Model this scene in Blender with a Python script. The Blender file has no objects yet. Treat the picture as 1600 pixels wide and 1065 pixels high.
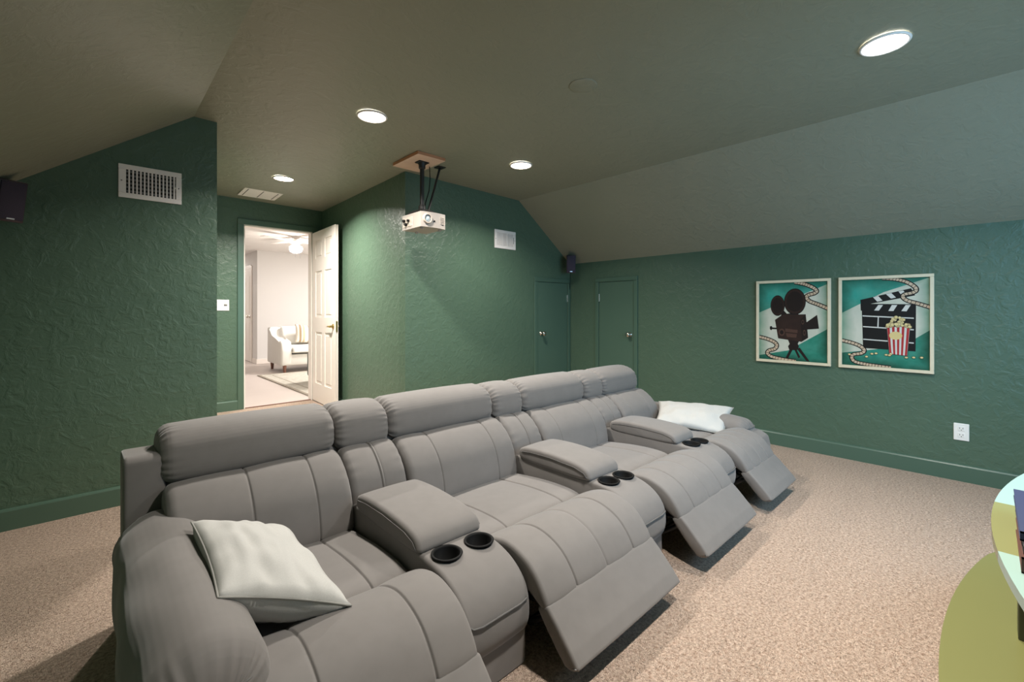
import bpy, bmesh, math, random
from mathutils import Vector, Matrix, noise
random.seed(7)
SC = bpy.context.scene
COL = SC.collection
PI = math.pi

# ------------------------------------------------------------------ camera, world, big lights, exposure
EYE = 1.10
cam_d = bpy.data.cameras.new('camera')
cam_d.sensor_width = 36.0
cam_d.lens = 695.0 / 1600.0 * 36.0
cam_d.shift_y = -46.5 / 1600.0
cam_d.clip_start = 0.02
cam = bpy.data.objects.new('camera', cam_d)
COL.objects.link(cam)
cam.location = (0, 0, EYE)
cam.rotation_euler = (PI / 2, 0, -math.radians(43.17))
SC.camera = cam

vs = SC.view_settings
vs.view_transform = 'Standard'
vs.look = 'None'
vs.gamma = 1.0
vs.use_curve_mapping = False
vs.exposure = 0.0

world = bpy.data.worlds.new('world')
SC.world = world
world.use_nodes = True
bgn = world.node_tree.nodes['Background']
bgn.inputs['Color'].default_value = (0.62, 0.82, 1.0, 1)
bgn.inputs['Strength'].default_value = 1.2


def area_light(name, loc, direction, sx, sy, power, col, spread=180, shape='RECTANGLE', parent=None):
    d = bpy.data.lights.new(name, 'AREA')
    d.shape = shape
    d.size = sx
    if shape in ('RECTANGLE', 'ELLIPSE'):
        d.size_y = sy
    d.energy = power
    d.color = col
    d.spread = math.radians(spread)
    o = bpy.data.objects.new(name, d)
    COL.objects.link(o)
    o.location = loc
    o.rotation_euler = Vector(direction).to_track_quat('-Z', 'Y').to_euler()
    if parent:
        o.parent = parent
    return o


# cool fill light added at an invented front window (behind the camera)
area_light('added_window_fill', (2.3, -0.93, 1.35), (0.75, 1, -0.25), 2.2, 1.1, 27, (0.34, 0.68, 1.0), 140)
LAMP_COL = (1.0, 0.94, 0.86)
LAMP_W = 26.0


# ------------------------------------------------------------------ materials
def lin(c):
    return tuple(((v / 255.0) / 12.92 if v / 255.0 <= 0.04045 else ((v / 255.0 + 0.055) / 1.055) ** 2.4) for v in c)


def mat(name, rgb, rough=0.6, metal=0.0, spec=0.5, bump=None, var=None, sheen=0.0, emit=None, coat=0.0):
    """bump: list of (kind, scale, strength, distance); var: (scale, amount, rgb2)"""
    m = bpy.data.materials.new(name)
    m.use_nodes = True
    nt = m.node_tree
    b = nt.nodes['Principled BSDF']
    c = lin(rgb)
    b.inputs['Base Color'].default_value = (*c, 1)
    b.inputs['Roughness'].default_value = rough
    b.inputs['Metallic'].default_value = metal
    b.inputs['Specular IOR Level'].default_value = spec
    if sheen:
        b.inputs['Sheen Weight'].default_value = sheen
        b.inputs['Sheen Roughness'].default_value = 0.4
    if coat:
        b.inputs['Coat Weight'].default_value = coat
        b.inputs['Coat Roughness'].default_value = 0.05
    if emit:
        b.inputs['Emission Color'].default_value = (*lin(emit[0]), 1)
        b.inputs['Emission Strength'].default_value = emit[1]
    tc = None
    if bump or var:
        tc = nt.nodes.new('ShaderNodeTexCoord')
    if var:
        for i, (sc, amt, rgb2) in enumerate(var):
            n = nt.nodes.new('ShaderNodeTexNoise')
            n.inputs['Scale'].default_value = sc
            n.inputs['Detail'].default_value = 3
            nt.links.new(tc.outputs['Object'], n.inputs['Vector'])
            r = nt.nodes.new('ShaderNodeMapRange')
            r.inputs['From Min'].default_value = 0.36
            r.inputs['From Max'].default_value = 0.64
            r.inputs['To Min'].default_value = 0.0
            r.inputs['To Max'].default_value = amt
            nt.links.new(n.outputs['Fac'], r.inputs['Value'])
            mx = nt.nodes.new('ShaderNodeMix')
            mx.data_type = 'RGBA'
            mx.inputs['B'].default_value = (*lin(rgb2), 1)
            if b.inputs['Base Color'].is_linked:
                nt.links.new(b.inputs['Base Color'].links[0].from_socket, mx.inputs['A'])
            else:
                mx.inputs['A'].default_value = (*c, 1)
            nt.links.new(r.outputs['Result'], mx.inputs['Factor'])
            nt.links.new(mx.outputs['Result'], b.inputs['Base Color'])
    if bump:
        prev = None
        for kind, sc, st, dist in bump:
            if kind == 'noise':
                t = nt.nodes.new('ShaderNodeTexNoise')
                t.inputs['Detail'].default_value = 4
                out = t.outputs['Fac']
            elif kind == 'knock':            # trowelled knock-down plaster: warped, clipped noise
                t = nt.nodes.new('ShaderNodeTexNoise')
                t.inputs['Detail'].default_value = 5
                t.inputs['Roughness'].default_value = 0.55
                t.inputs['Distortion'].default_value = 0.7
                cr = nt.nodes.new('ShaderNodeMapRange')
                cr.interpolation_type = 'SMOOTHSTEP'
                cr.inputs['From Min'].default_value = 0.42
                cr.inputs['From Max'].default_value = 0.64
                nt.links.new(t.outputs['Fac'], cr.inputs['Value'])
                out = cr.outputs['Result']
            else:
                t = nt.nodes.new('ShaderNodeTexVoronoi')
                out = t.outputs['Distance']
            t.inputs['Scale'].default_value = sc
            nt.links.new(tc.outputs['Object'], t.inputs['Vector'])
            bn = nt.nodes.new('ShaderNodeBump')
            bn.inputs['Strength'].default_value = st
            bn.inputs['Distance'].default_value = dist
            nt.links.new(out, bn.inputs['Height'])
            if prev:
                nt.links.new(prev.outputs['Normal'], bn.inputs['Normal'])
            prev = bn
        nt.links.new(prev.outputs['Normal'], b.inputs['Normal'])
    return m


M = {}
KNOCK = [('knock', 17, 0.30, 0.006), ('noise', 60, 0.30, 0.004)]
M['wall'] = mat('green_wall_paint', (80, 103, 85), 0.42, spec=0.45, bump=KNOCK, var=[(2.5, 0.25, (72, 95, 79))])
M['ceiling'] = mat('dark_ceiling_paint', (139, 140, 123), 0.45, spec=0.45, bump=[('knock', 13, 0.22, 0.006), ('noise', 50, 0.2, 0.003)], var=[(2.0, 0.25, (129, 132, 115))])
M['trim'] = mat('green_gloss_trim', (77, 102, 87), 0.3)
M['doorgreen'] = mat('green_door_paint', (78, 103, 88), 0.38)
M['carpet'] = mat('beige_carpet', (236, 210, 190), 0.95, spec=0.1, bump=[('noise', 260, 1.0, 0.02), ('noise', 70, 0.5, 0.02)],
                  var=[(105, 0.75, (168, 134, 112)), (60, 0.35, (248, 228, 210))])
M['sofa'] = mat('grey_microfibre', (120, 116, 113), 0.75, spec=0.2, sheen=0.25, bump=[('noise', 900, 0.12, 0.001)], var=[(9, 0.35, (112, 108, 105)), (30, 0.2, (128, 124, 121))])
M['seam'] = mat('grey_piping', (100, 98, 96), 0.7, sheen=0.2)
M['linen'] = mat('pale_linen', (188, 187, 183), 0.85, spec=0.15, sheen=0.2, bump=[('noise', 700, 0.25, 0.0012)], var=[(350, 0.35, (172, 171, 167))])
M['linen_seam'] = mat('linen_piping', (140, 139, 134), 0.8)
M['black'] = mat('black_plastic', (5, 5, 5), 0.7, spec=0.25)
M['blackmetal'] = mat('black_metal', (24, 23, 22), 0.5, metal=0.0)
M['dark'] = mat('dark_underside_cloth', (38, 36, 35), 0.95)
M['white'] = mat('white_enamel', (238, 232, 228), 0.4)
M['ventdark'] = mat('vent_recess', (30, 28, 26), 0.9)
M['ventgrey'] = mat('vent_damper_grey', (104, 102, 100), 0.6)
M['doorwhite'] = mat('white_door_paint', (240, 231, 223), 0.4)
M['brass'] = mat('satin_brass', (200, 170, 110), 0.28, metal=1.0)
M['nickel'] = mat('nickel_knob', (205, 198, 186), 0.25, metal=1.0)
M['plastic'] = mat('white_plastic', (240, 236, 230), 0.35)
M['slot'] = mat('dark_slot', (70, 62, 58), 0.7)
M['frame'] = mat('cream_picture_frame', (222, 208, 180), 0.5, var=[(20, 0.3, (206, 190, 160))])
M['lamp'] = mat('lamp_lens', (255, 255, 255), 0.5, emit=((255, 246, 232), 14.0))
M['globe'] = mat('fan_globe', (255, 255, 255), 0.5, emit=((255, 246, 236), 60.0))
M['projector'] = mat('projector_shell', (172, 163, 155), 0.4)
M['projside'] = mat('projector_port_panel', (196, 184, 172), 0.5)
M['lensglass'] = mat('projector_lens_glass', (186, 200, 208), 0.08, coat=0.6)
M['board'] = mat('raw_plywood', (214, 186, 164), 0.7, var=[(14, 0.3, (196, 164, 140))])
M['boardedge'] = mat('plywood_edge', (186, 130, 92), 0.7)
M['speaker'] = mat('dark_maroon_speaker', (44, 30, 38), 0.45)
M['grille'] = mat('speaker_grille', (52, 46, 62), 0.8, bump=[('vor', 600, 0.5, 0.001)])
M['silver'] = mat('silver_trim', (205, 205, 210), 0.3, metal=0.8)
M['rwall'] = mat('bright_room_wall', (226, 223, 220), 0.8)
M['rceil'] = mat('bright_room_ceiling', (238, 234, 230), 0.8)
M['rfloor'] = mat('bright_room_floor_tile', (190, 178, 171), 0.5, var=[(3, 0.3, (180, 168, 160))])
M['rsofa'] = mat('white_upholstery', (232, 230, 224), 0.85, sheen=0.2)
M['walnut'] = mat('brown_wood_leg', (112, 74, 58), 0.5)
M['ottoman'] = mat('grey_green_fabric', (98, 108, 102), 0.9)
M['olive'] = mat('olive_gloss_lacquer', (122, 122, 74), 0.3, coat=0.2, var=[(3, 0.2, (116, 117, 70))])
M['standedge'] = mat('sage_edge_band', (150, 158, 130), 0.35)
M['standpost'] = mat('dark_olive_post', (58, 60, 40), 0.4)
M['navy'] = mat('navy_cover', (44, 52, 84), 0.5)
M['brown'] = mat('brown_leather_cover', (84, 50, 40), 0.45)
M['pages'] = mat('page_block', (190, 178, 160), 0.9)
M['charcoal'] = mat('charcoal_cover', (50, 48, 50), 0.5)


def stripes_mat(name, axis, bands, base, rough=0.85):
    """crossing-free stripes along one object axis: bands = [(pos0, pos1, rgb)]"""
    m = mat(name, base, rough)
    nt = m.node_tree
    b = nt.nodes['Principled BSDF']
    tc = nt.nodes.new('ShaderNodeTexCoord')
    sx = nt.nodes.new('ShaderNodeSeparateXYZ')
    nt.links.new(tc.outputs['Object'], sx.inputs[0])
    cur = None
    for p0, p1, rgb in bands:
        a = nt.nodes.new('ShaderNodeMath'); a.operation = 'GREATER_THAN'; a.inputs[1].default_value = p0
        c = nt.nodes.new('ShaderNodeMath'); c.operation = 'LESS_THAN'; c.inputs[1].default_value = p1
        d = nt.nodes.new('ShaderNodeMath'); d.operation = 'MULTIPLY'
        nt.links.new(sx.outputs[axis], a.inputs[0]); nt.links.new(sx.outputs[axis], c.inputs[0])
        nt.links.new(a.outputs[0], d.inputs[0]); nt.links.new(c.outputs[0], d.inputs[1])
        mx = nt.nodes.new('ShaderNodeMix'); mx.data_type = 'RGBA'
        mx.inputs['B'].default_value = (*lin(rgb), 1)
        if cur is None:
            mx.inputs['A'].default_value = (*lin(base), 1)
        else:
            nt.links.new(cur.outputs['Result'], mx.inputs['A'])
        nt.links.new(d.outputs[0], mx.inputs['Factor'])
        cur = mx
    nt.links.new(cur.outputs['Result'], b.inputs['Base Color'])
    return m


# ------------------------------------------------------------------ mesh helpers
IDENT = Matrix.Identity(4)


def link(name, me, mats, parent=None, smooth=False, matrix=None):
    me.name = name
    if not isinstance(mats, (list, tuple)):
        mats = [mats]
    for m in mats:
        me.materials.append(m)
    for p in me.polygons:
        p.use_smooth = smooth
    o = bpy.data.objects.new(name, me)
    COL.objects.link(o)
    if matrix is not None:
        o.matrix_world = matrix
    if parent is not None:
        o.parent = parent
    return o


def fin(name, bm, mats, parent=None, smooth=False, angle=None, recenter=False):
    """bmesh to object; coordinates are in the parent's space"""
    bmesh.ops.recalc_face_normals(bm, faces=bm.faces[:])
    me = bpy.data.meshes.new(name)
    bm.to_mesh(me)
    bm.free()
    o = link(name, me, mats, parent, smooth)
    if angle is not None:
        for p in me.polygons:
            p.use_smooth = True
        me.set_sharp_from_angle(angle=math.radians(angle))
    if recenter:
        xs = [v.co.x for v in me.vertices]; ys = [v.co.y for v in me.vertices]; zs = [v.co.z for v in me.vertices]
        c = Vector(((min(xs) + max(xs)) / 2, (min(ys) + max(ys)) / 2, min(zs)))
        me.transform(Matrix.Translation(-c))
        o.location = c
    return o


def box(bm, x0, x1, y0, y1, z0, z1, bev=0.0, seg=2, mi=0):
    r = bmesh.ops.create_cube(bm, size=1)
    vsx = r['verts']
    for v in vsx:
        v.co = Vector((x0 + (v.co.x + .5) * (x1 - x0), y0 + (v.co.y + .5) * (y1 - y0), z0 + (v.co.z + .5) * (z1 - z0)))
    fs = list({f for v in vsx for f in v.link_faces})
    for f in fs:
        f.material_index = mi
    if bev > 0:
        es = list({e for v in vsx for e in v.link_edges})
        rr = bmesh.ops.bevel(bm, geom=es, offset=bev, segments=seg, profile=0.5, affect='EDGES')
        for f in rr['faces']:
            f.material_index = mi
    return vsx


def prism(bm, pts, axis, a, b, mi=0):
    """extrude polygon pts (2D) along axis from a to b. axis 'x': pts=(y,z); 'y': pts=(x,z); 'z': pts=(x,y)"""
    def mk(p, t):
        return {'x': (t, p[0], p[1]), 'y': (p[0], t, p[1]), 'z': (p[0], p[1], t)}[axis]
    v0 = [bm.verts.new(mk(p, a)) for p in pts]
    v1 = [bm.verts.new(mk(p, b)) for p in pts]
    n = len(pts)
    fs = [bm.faces.new(v0), bm.faces.new(v1[::-1])]
    for i in range(n):
        fs.append(bm.faces.new((v0[i], v1[i], v1[(i + 1) % n], v0[(i + 1) % n])))
    for f in fs:
        f.material_index = mi
    return fs


def tube(bm, pts, r, seg=10, closed=False, mi=0):
    pts = [Vector(p) for p in pts]
    rings = []
    n = len(pts)
    for i, p in enumerate(pts):
        if closed:
            d = pts[(i + 1) % n] - pts[i - 1]
        else:
            d = pts[min(i + 1, n - 1)] - pts[max(i - 1, 0)]
        q = d.normalized().to_track_quat('Z', 'Y')
        rr = r[i] if isinstance(r, (list, tuple)) else r
        rings.append([bm.verts.new(p + q @ Vector((rr * math.cos(2 * PI * k / seg), rr * math.sin(2 * PI * k / seg), 0))) for k in range(seg)])
    m = n if closed else n - 1
    for i in range(m):
        A, B = rings[i], rings[(i + 1) % n]
        for k in range(seg):
            f = bm.faces.new((A[k], A[(k + 1) % seg], B[(k + 1) % seg], B[k]))
            f.material_index = mi
    if not closed:
        bm.faces.new(rings[0][::-1]).material_index = mi
        bm.faces.new(rings[-1]).material_index = mi


def lathe(bm, prof, seg=32, cx=0, cy=0, mat4=None, mi=0, cap=False):
    """prof: list of (r, z) revolved about z"""
    rings = []
    for r, z in prof:
        if r < 1e-6:
            rings.append([bm.verts.new((cx, cy, z))])
        else:
            rings.append([bm.verts.new((cx + r * math.cos(2 * PI * k / seg), cy + r * math.sin(2 * PI * k / seg), z)) for k in range(seg)])
    fs = []
    for A, B in zip(rings, rings[1:]):
        for k in range(seg):
            k2 = (k + 1) % seg
            if len(A) == 1 and len(B) == 1:
                continue
            if len(A) == 1:
                fs.append(bm.faces.new((A[0], B[k], B[k2])))
            elif len(B) == 1:
                fs.append(bm.faces.new((A[k], A[k2], B[0])))
            else:
                fs.append(bm.faces.new((A[k], A[k2], B[k2], B[k])))
    if cap:
        for R in (rings[0], rings[-1]):
            if len(R) > 2:
                fs.append(bm.faces.new(R))
    for f in fs:
        f.material_index = mi
    if mat4 is not None:
        for R in rings:
            for v in R:
                v.co = mat4 @ v.co


def thing(name, label, cat, loc=(0, 0, 0), group=None, matrix=None):
    o = bpy.data.objects.new(name, None)
    o.empty_display_size = 0.1
    COL.objects.link(o)
    if matrix is not None:
        o.matrix_world = matrix
    else:
        o.location = loc
    tag(o, label, cat, group)
    return o


def tag(o, label, cat, group=None):
    o['label'] = label
    o['category'] = cat
    o['kind'] = 'thing'
    if group:
        o['group'] = group
    return o


def struct(o, label=None, cat=None):
    o['kind'] = 'structure'
    if label:
        o['label'] = label
    if cat:
        o['category'] = cat
    return o


def wall_frame(kind, x=0, y=0, z=0):
    if kind == 'right':
        c = ((0, -1, 0), (0, 0, 1), (-1, 0, 0))
    elif kind == 'back':
        c = ((1, 0, 0), (0, 0, 1), (0, -1, 0))
    m = Matrix.Identity(4)
    for j in range(3):
        for i in range(3):
            m[i][j] = c[j][i]
    m.translation = Vector((x, y, z))
    return m


# ------------------------------------------------------------------ room shell
YB, XR, XL, YF = 3.37, 4.10, -0.42, -1.0
YD = 5.72
XA0, XA1 = 0.571, 1.92           # alcove mouth


def H(x):
    return 2.317 - 0.016 * x


XS0, XS1 = 0.45, 3.26            # folds between flat ceiling and slopes
KL, KR = 1.665, 1.655            # knee heights

bm = bmesh.new()
box(bm, XL - .1, XR + .1, YF - .1, YD + .02, -0.08, 0)
struct(fin('floor', bm, M['carpet']), 'beige speckled cut pile carpet', 'floor')

bm = bmesh.new()
prism(bm, [(XL - .1, 0), (XA0, 0), (XA0, H(XA0)), (XS0, H(XS0)), (XL - .1, KL - .07)], 'y', YB, YB + .1)
struct(fin('wall_back_left', bm, M['wall']), 'dark green textured wall left of the alcove', 'wall')
bm = bmesh.new()
prism(bm, [(XA1, 0), (XR + .1, 0), (XR + .1, KR - .07), (XS1, H(XS1)), (XA1, H(XA1))], 'y', YB, YB + .1)
struct(fin('wall_back_right', bm, M['wall']), 'green textured wall behind the sofa with small door', 'wall')
bm = bmesh.new()
prism(bm, [(YF - .1, 0), (YB + .1, 0), (YB + .1, KR + .02), (YF - .1, KR + .02)], 'x', XR, XR + .1)
struct(fin('wall_right', bm, M['wall']), 'teal green knee wall with the two pictures', 'wall')
bm = bmesh.new()
prism(bm, [(YF - .1, 0), (YB + .1, 0), (YB + .1, KL + .02), (YF - .1, KL + .02)], 'x', XL - .1, XL)
struct(fin('wall_left', bm, M['wall']), 'green knee wall beside the camera', 'wall')
# front wall with an opening for the added window (behind the camera)
bm = bmesh.new()
box(bm, XL - .1, 1.1, YF - .1, YF, 0, 2.45)
box(bm, 3.5, XR + .1, YF - .1, YF, 0, 2.45)
box(bm, 1.1, 3.5, YF - .1, YF, 0, 0.75)
box(bm, 1.1, 3.5, YF - .1, YF, 1.95, 2.45)
struct(fin('wall_front', bm, M['wall']), 'front wall around the added window', 'wall')
# alcove side walls
bm = bmesh.new()
prism(bm, [(XA0, YB + .1), (XA0, YD), (XA0 - .1, YD), (XA0 - .1, YB + .1)], 'z', 0, 2.42)
struct(fin('wall_alcove_left', bm, M['wall']), 'left wall of the alcove', 'wall')
bm = bmesh.new()
prism(bm, [(XA1 + .0036, YB + .05), (XA1 + .17, YD), (XA1 + .3, YD), (XA1 + .1, YB + .05)], 'z', 0, 2.40)
struct(fin('wall_alcove_right', bm, M['wall']), 'right wall of the alcove beside the open door', 'wall')
DX0, DX1, DZ = 1.223, 1.966, 2.075
bm = bmesh.new()
box(bm, XA0 - .1, DX0, YD, YD + .1, 0, 2.45)
box(bm, DX1, 2.3, YD, YD + .1, 0, 2.45)
box(bm, DX0, DX1, YD, YD + .1, DZ, 2.45)
struct(fin('wall_alcove_end', bm, M['wall']), 'alcove end wall with the doorway', 'wall')


def slab(name, pts, up, mt, label):
    """a ceiling panel from corner points, thickened along up"""
    b = bmesh.new()
    a = [b.verts.new(p) for p in pts]
    c = [b.verts.new(Vector(p) + Vector(up)) for p in pts]
    n = len(pts)
    b.faces.new(a); b.faces.new(c[::-1])
    for i in range(n):
        b.faces.new((a[i], c[i], c[(i + 1) % n], a[(i + 1) % n]))
    return struct(fin(name, b, mt), label, 'ceiling')


slab('ceiling', [(XS0, YF - .1, H(XS0)), (XS1, YF - .1, H(XS1)), (XS1, YB, H(XS1)), (XA1, YB, H(XA1)), (XA1 + .2, YD + .02, 2.355), (XA0 - .05, YD + .02, 2.365), (XA0 - .05, YB, H(XA0 - .05)), (XS0, YB, H(XS0))],
     (0, 0, .12), M['ceiling'], 'flat dark ceiling with recessed lights')
dz = (H(XS0) - KL) / (XS0 - XL)
slab('ceiling_slope_left', [(XS0, YF - .1, H(XS0)), (XS0, YB + .08, H(XS0)), (XL - .1, YB + .08, KL - .1 * dz), (XL - .1, YF - .1, KL - .1 * dz)], (0, 0, .12), M['ceiling'], 'left sloping ceiling')
dz = (H(XS1) - KR) / (XR - XS1)
slab('ceiling_slope_right', [(XS1, YF - .1, H(XS1)), (XS1, YB + .08, H(XS1)), (XR + .1, YB + .08, KR - .1 * dz), (XR + .1, YF - .1, KR - .1 * dz)], (0, 0, .12), M['ceiling'], 'right sloping ceiling')


# baseboards: moulded profile (distance from wall, height)
def baseboard(name, p0, p1, nrm, h=.108):
    b = bmesh.new()
    prof = [(0, 0), (.016, 0), (.016, h - .012), (.012, h - .004), (.007, h), (0, h)]
    P0, P1, N = Vector((*p0, 0)), Vector((*p1, 0)), Vector((*nrm, 0))
    a = [b.verts.new(P0 + N * d + Vector((0, 0, z))) for d, z in prof]
    c = [b.verts.new(P1 + N * d + Vector((0, 0, z))) for d, z in prof]
    n = len(prof)
    b.faces.new(a); b.faces.new(c[::-1])
    for i in range(n):
        b.faces.new((a[i], c[i], c[(i + 1) % n], a[(i + 1) % n]))
    return struct(fin(name, b, M['trim']), 'green painted baseboard', 'baseboard')


baseboard('baseboard_back_left', (XL, YB), (XA0, YB), (0, -1))
baseboard('baseboard_back_right', (XA1, YB), (3.486, YB), (0, -1))
baseboard('baseboard_right', (XR, YF), (XR, 2.464), (-1, 0))
baseboard('baseboard_corner', (XR, 2.996), (XR, YB), (-1, 0))
baseboard('baseboard_left', (XL, YF), (XL, YB), (1, 0))
baseboard('baseboard_alcove_end', (XA0, YD), (1.16, YD), (0, -1))
baseboard('baseboard_alcove_right', (XA1, YB), (XA1 + .155, YD - .2), (-1, 0.06))

# added front window for the fill light (behind the camera): frame and pane
bm = bmesh.new()
for x0, x1, z0, z1 in ((1.1, 1.16, .75, 1.95), (3.44, 3.5, .75, 1.95), (1.1, 3.5, .75, .81), (1.1, 3.5, 1.89, 1.95), (2.27, 2.33, .75, 1.95)):
    box(bm, x0, x1, YF - .07, YF - .03, z0, z1)
struct(fin('added_window_1', bm, M['white']), 'added unseen window in the front wall', 'window')


# ------------------------------------------------------------------ doorway casing and white door
def casing(name, frame, x0, x1, zt, w, th, mt, label, floor_z=0.0):
    """U-shaped casing in a wall frame (local x along wall, y up, z out)"""
    b = bmesh.new()
    box(b, x0, x0 + w, floor_z, zt - w, 0, th, .004)
    box(b, x1 - w, x1, floor_z, zt - w, 0, th, .004)
    box(b, x0, x1, zt - w, zt, 0, th, .004)
    o = fin(name, b, mt)
    o.matrix_world = frame
    return struct(o, label, 'door casing')


casing('trim_1', wall_frame('back', 0, YD, 0), 1.16, 2.03, 2.14, .063, .018, M['trim'], 'green casing round the open doorway')
bm = bmesh.new()
box(bm, DX0 - .002, DX0 + .012, YD - .002, YD + .10, 0, DZ)
box(bm, DX1 - .012, DX1 + .002, YD - .002, YD + .10, 0, DZ)
box(bm, DX0, DX1, YD - .002, YD + .10, DZ - .012, DZ + .002)
struct(fin('trim_2', bm, M['doorwhite']), 'white door jamb lining', 'door jamb')
bm = bmesh.new()
box(bm, DX0, DX1, YD + .005, YD + .035, 0, .008, .003)
struct(fin('trim_3', bm, M['walnut']), 'thin threshold strip', 'threshold')

# six panel door, hinged on the right of the doorway and swung into the alcove
hinge, free = Vector((1.964, 5.70, 0)), Vector((1.935, 4.915, 0))
dv = (free - hinge).normalized()
nv = Vector((0, 0, 1)).cross(dv)                 # visible side
if nv.x > 0:
    nv = -nv
dm = Matrix.Identity(4)
for i in range(3):
    dm[i][0] = dv[i]; dm[i][1] = -nv[i]; dm[i][2] = (0, 0, 1)[i]
dm.translation = hinge
DW = (free - hinge).length
bm = bmesh.new()
box(bm, 0.004, DW - .004, .008, .026, .012, 2.055)
for y0, y1 in ((0, .012), (.022, .034)):
    for x0, x1, z0, z1 in ((0, .115, .01, 2.06), (DW - .115, DW, .01, 2.06), (.115, DW - .115, .01, .23), (.115, DW - .115, .85, 1.03), (.115, DW - .115, 1.58, 1.73),
                           (.115, DW - .115, 1.95, 2.06), (DW / 2 - .05, DW / 2 + .05, .23, .85), (DW / 2 - .05, DW / 2 + .05, 1.03, 1.58), (DW / 2 - .05, DW / 2 + .05, 1.73, 1.95)):
        box(bm, x0, x1, y0, y1, z0, z1)
for xa, xb in ((.115, DW / 2 - .05), (DW / 2 + .05, DW - .115)):
    for za, zb in ((.23, .85), (1.03, 1.58), (1.73, 1.95)):
        box(bm, xa + .03, xb - .03, .003, .031, za + .03, zb - .03, .006, 1)
door = fin('door_1', bm, M['doorwhite'])
door.matrix_world = dm
struct(door, 'white six panel door standing open in the alcove', 'door')
bm = bmesh.new()
rx = Matrix.Rotation(PI / 2, 4, 'X')
lathe(bm, [(0, .0), (.030, .0), (.030, .006), (.024, .010), (.012, .014), (.012, .045), (0, .045)], 24, mat4=Matrix.Translation((DW - .06, 0, .93)) @ rx)
tube(bm, [(DW - .06, -.040, .93), (DW - .09, -.043, .931), (DW - .13, -.041, .929), (DW - .165, -.036, .925)], [.010, .009, .008, .006], 10)
fin('door_handle', bm, M['brass'], door, True)
bm = bmesh.new()
lathe(bm, [(0, .0), (.028, .0), (.028, .006), (.012, .010), (.012, .026), (0, .026)], 24, mat4=Matrix.Translation((DW - .06, .034, .93)) @ Matrix.Rotation(-PI / 2, 4, 'X'))
box(bm, DW - .001, DW + .002, .008, .026, .87, .99)
fin('door_latch', bm, M['brass'], door)
for z in (.2, 1.05, 1.85):
    bm = bmesh.new()
    tube(bm, [(-.002, .036, z - .045), (-.002, .036, z + .045)], .006, 8)
    fin('hinge', bm, M['brass'], door, True)


# ------------------------------------------------------------------ small access doors
def access_door(n, frame, x0, x1, zt, knob_x, hinge_x, label, tn):
    casing('trim_%d' % tn, frame, x0, x1, zt, .045, .016, M['trim'], 'green casing of the small door ' + label)
    b = bmesh.new()
    box(b, x0 + .05, x1 - .05, .004, zt - .05, -.0, .006, .002, 1)
    d = fin('door_%d' % n, b, M['doorgreen'])
    d.matrix_world = frame
    struct(d, 'small green access door ' + label, 'door')
    b = bmesh.new()
    lathe(b, [(0, .006), (.024, .006), (.024, .010), (.010, .014), (.010, .032), (.020, .040), (.026, .050), (.024, .062), (.012, .068), (0, .068)], 24, mat4=Matrix.Translation((knob_x, .855, 0)))
    fin('door_knob', b, M['nickel'], d, True)
    for z in (.25, 1.25):
        b = bmesh.new()
        box(b, hinge_x - .010, hinge_x + .010, z - .04, z + .04, .004, .009)
        tube(b, [(hinge_x, z - .042, .011), (hinge_x, z + .042, .011)], .005, 8)
        fin('hinge', b, M['nickel'], d)
    return d


access_door(2, wall_frame('back', 0, YB, 0), 3.486, 4.095, 1.472, 3.598, 4.046, 'in the back wall', 4)
access_door(3, wall_frame('right', XR, 0, 0), -2.996, -2.464, 1.468, -2.555, -2.946, 'in the right wall', 5)


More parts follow.
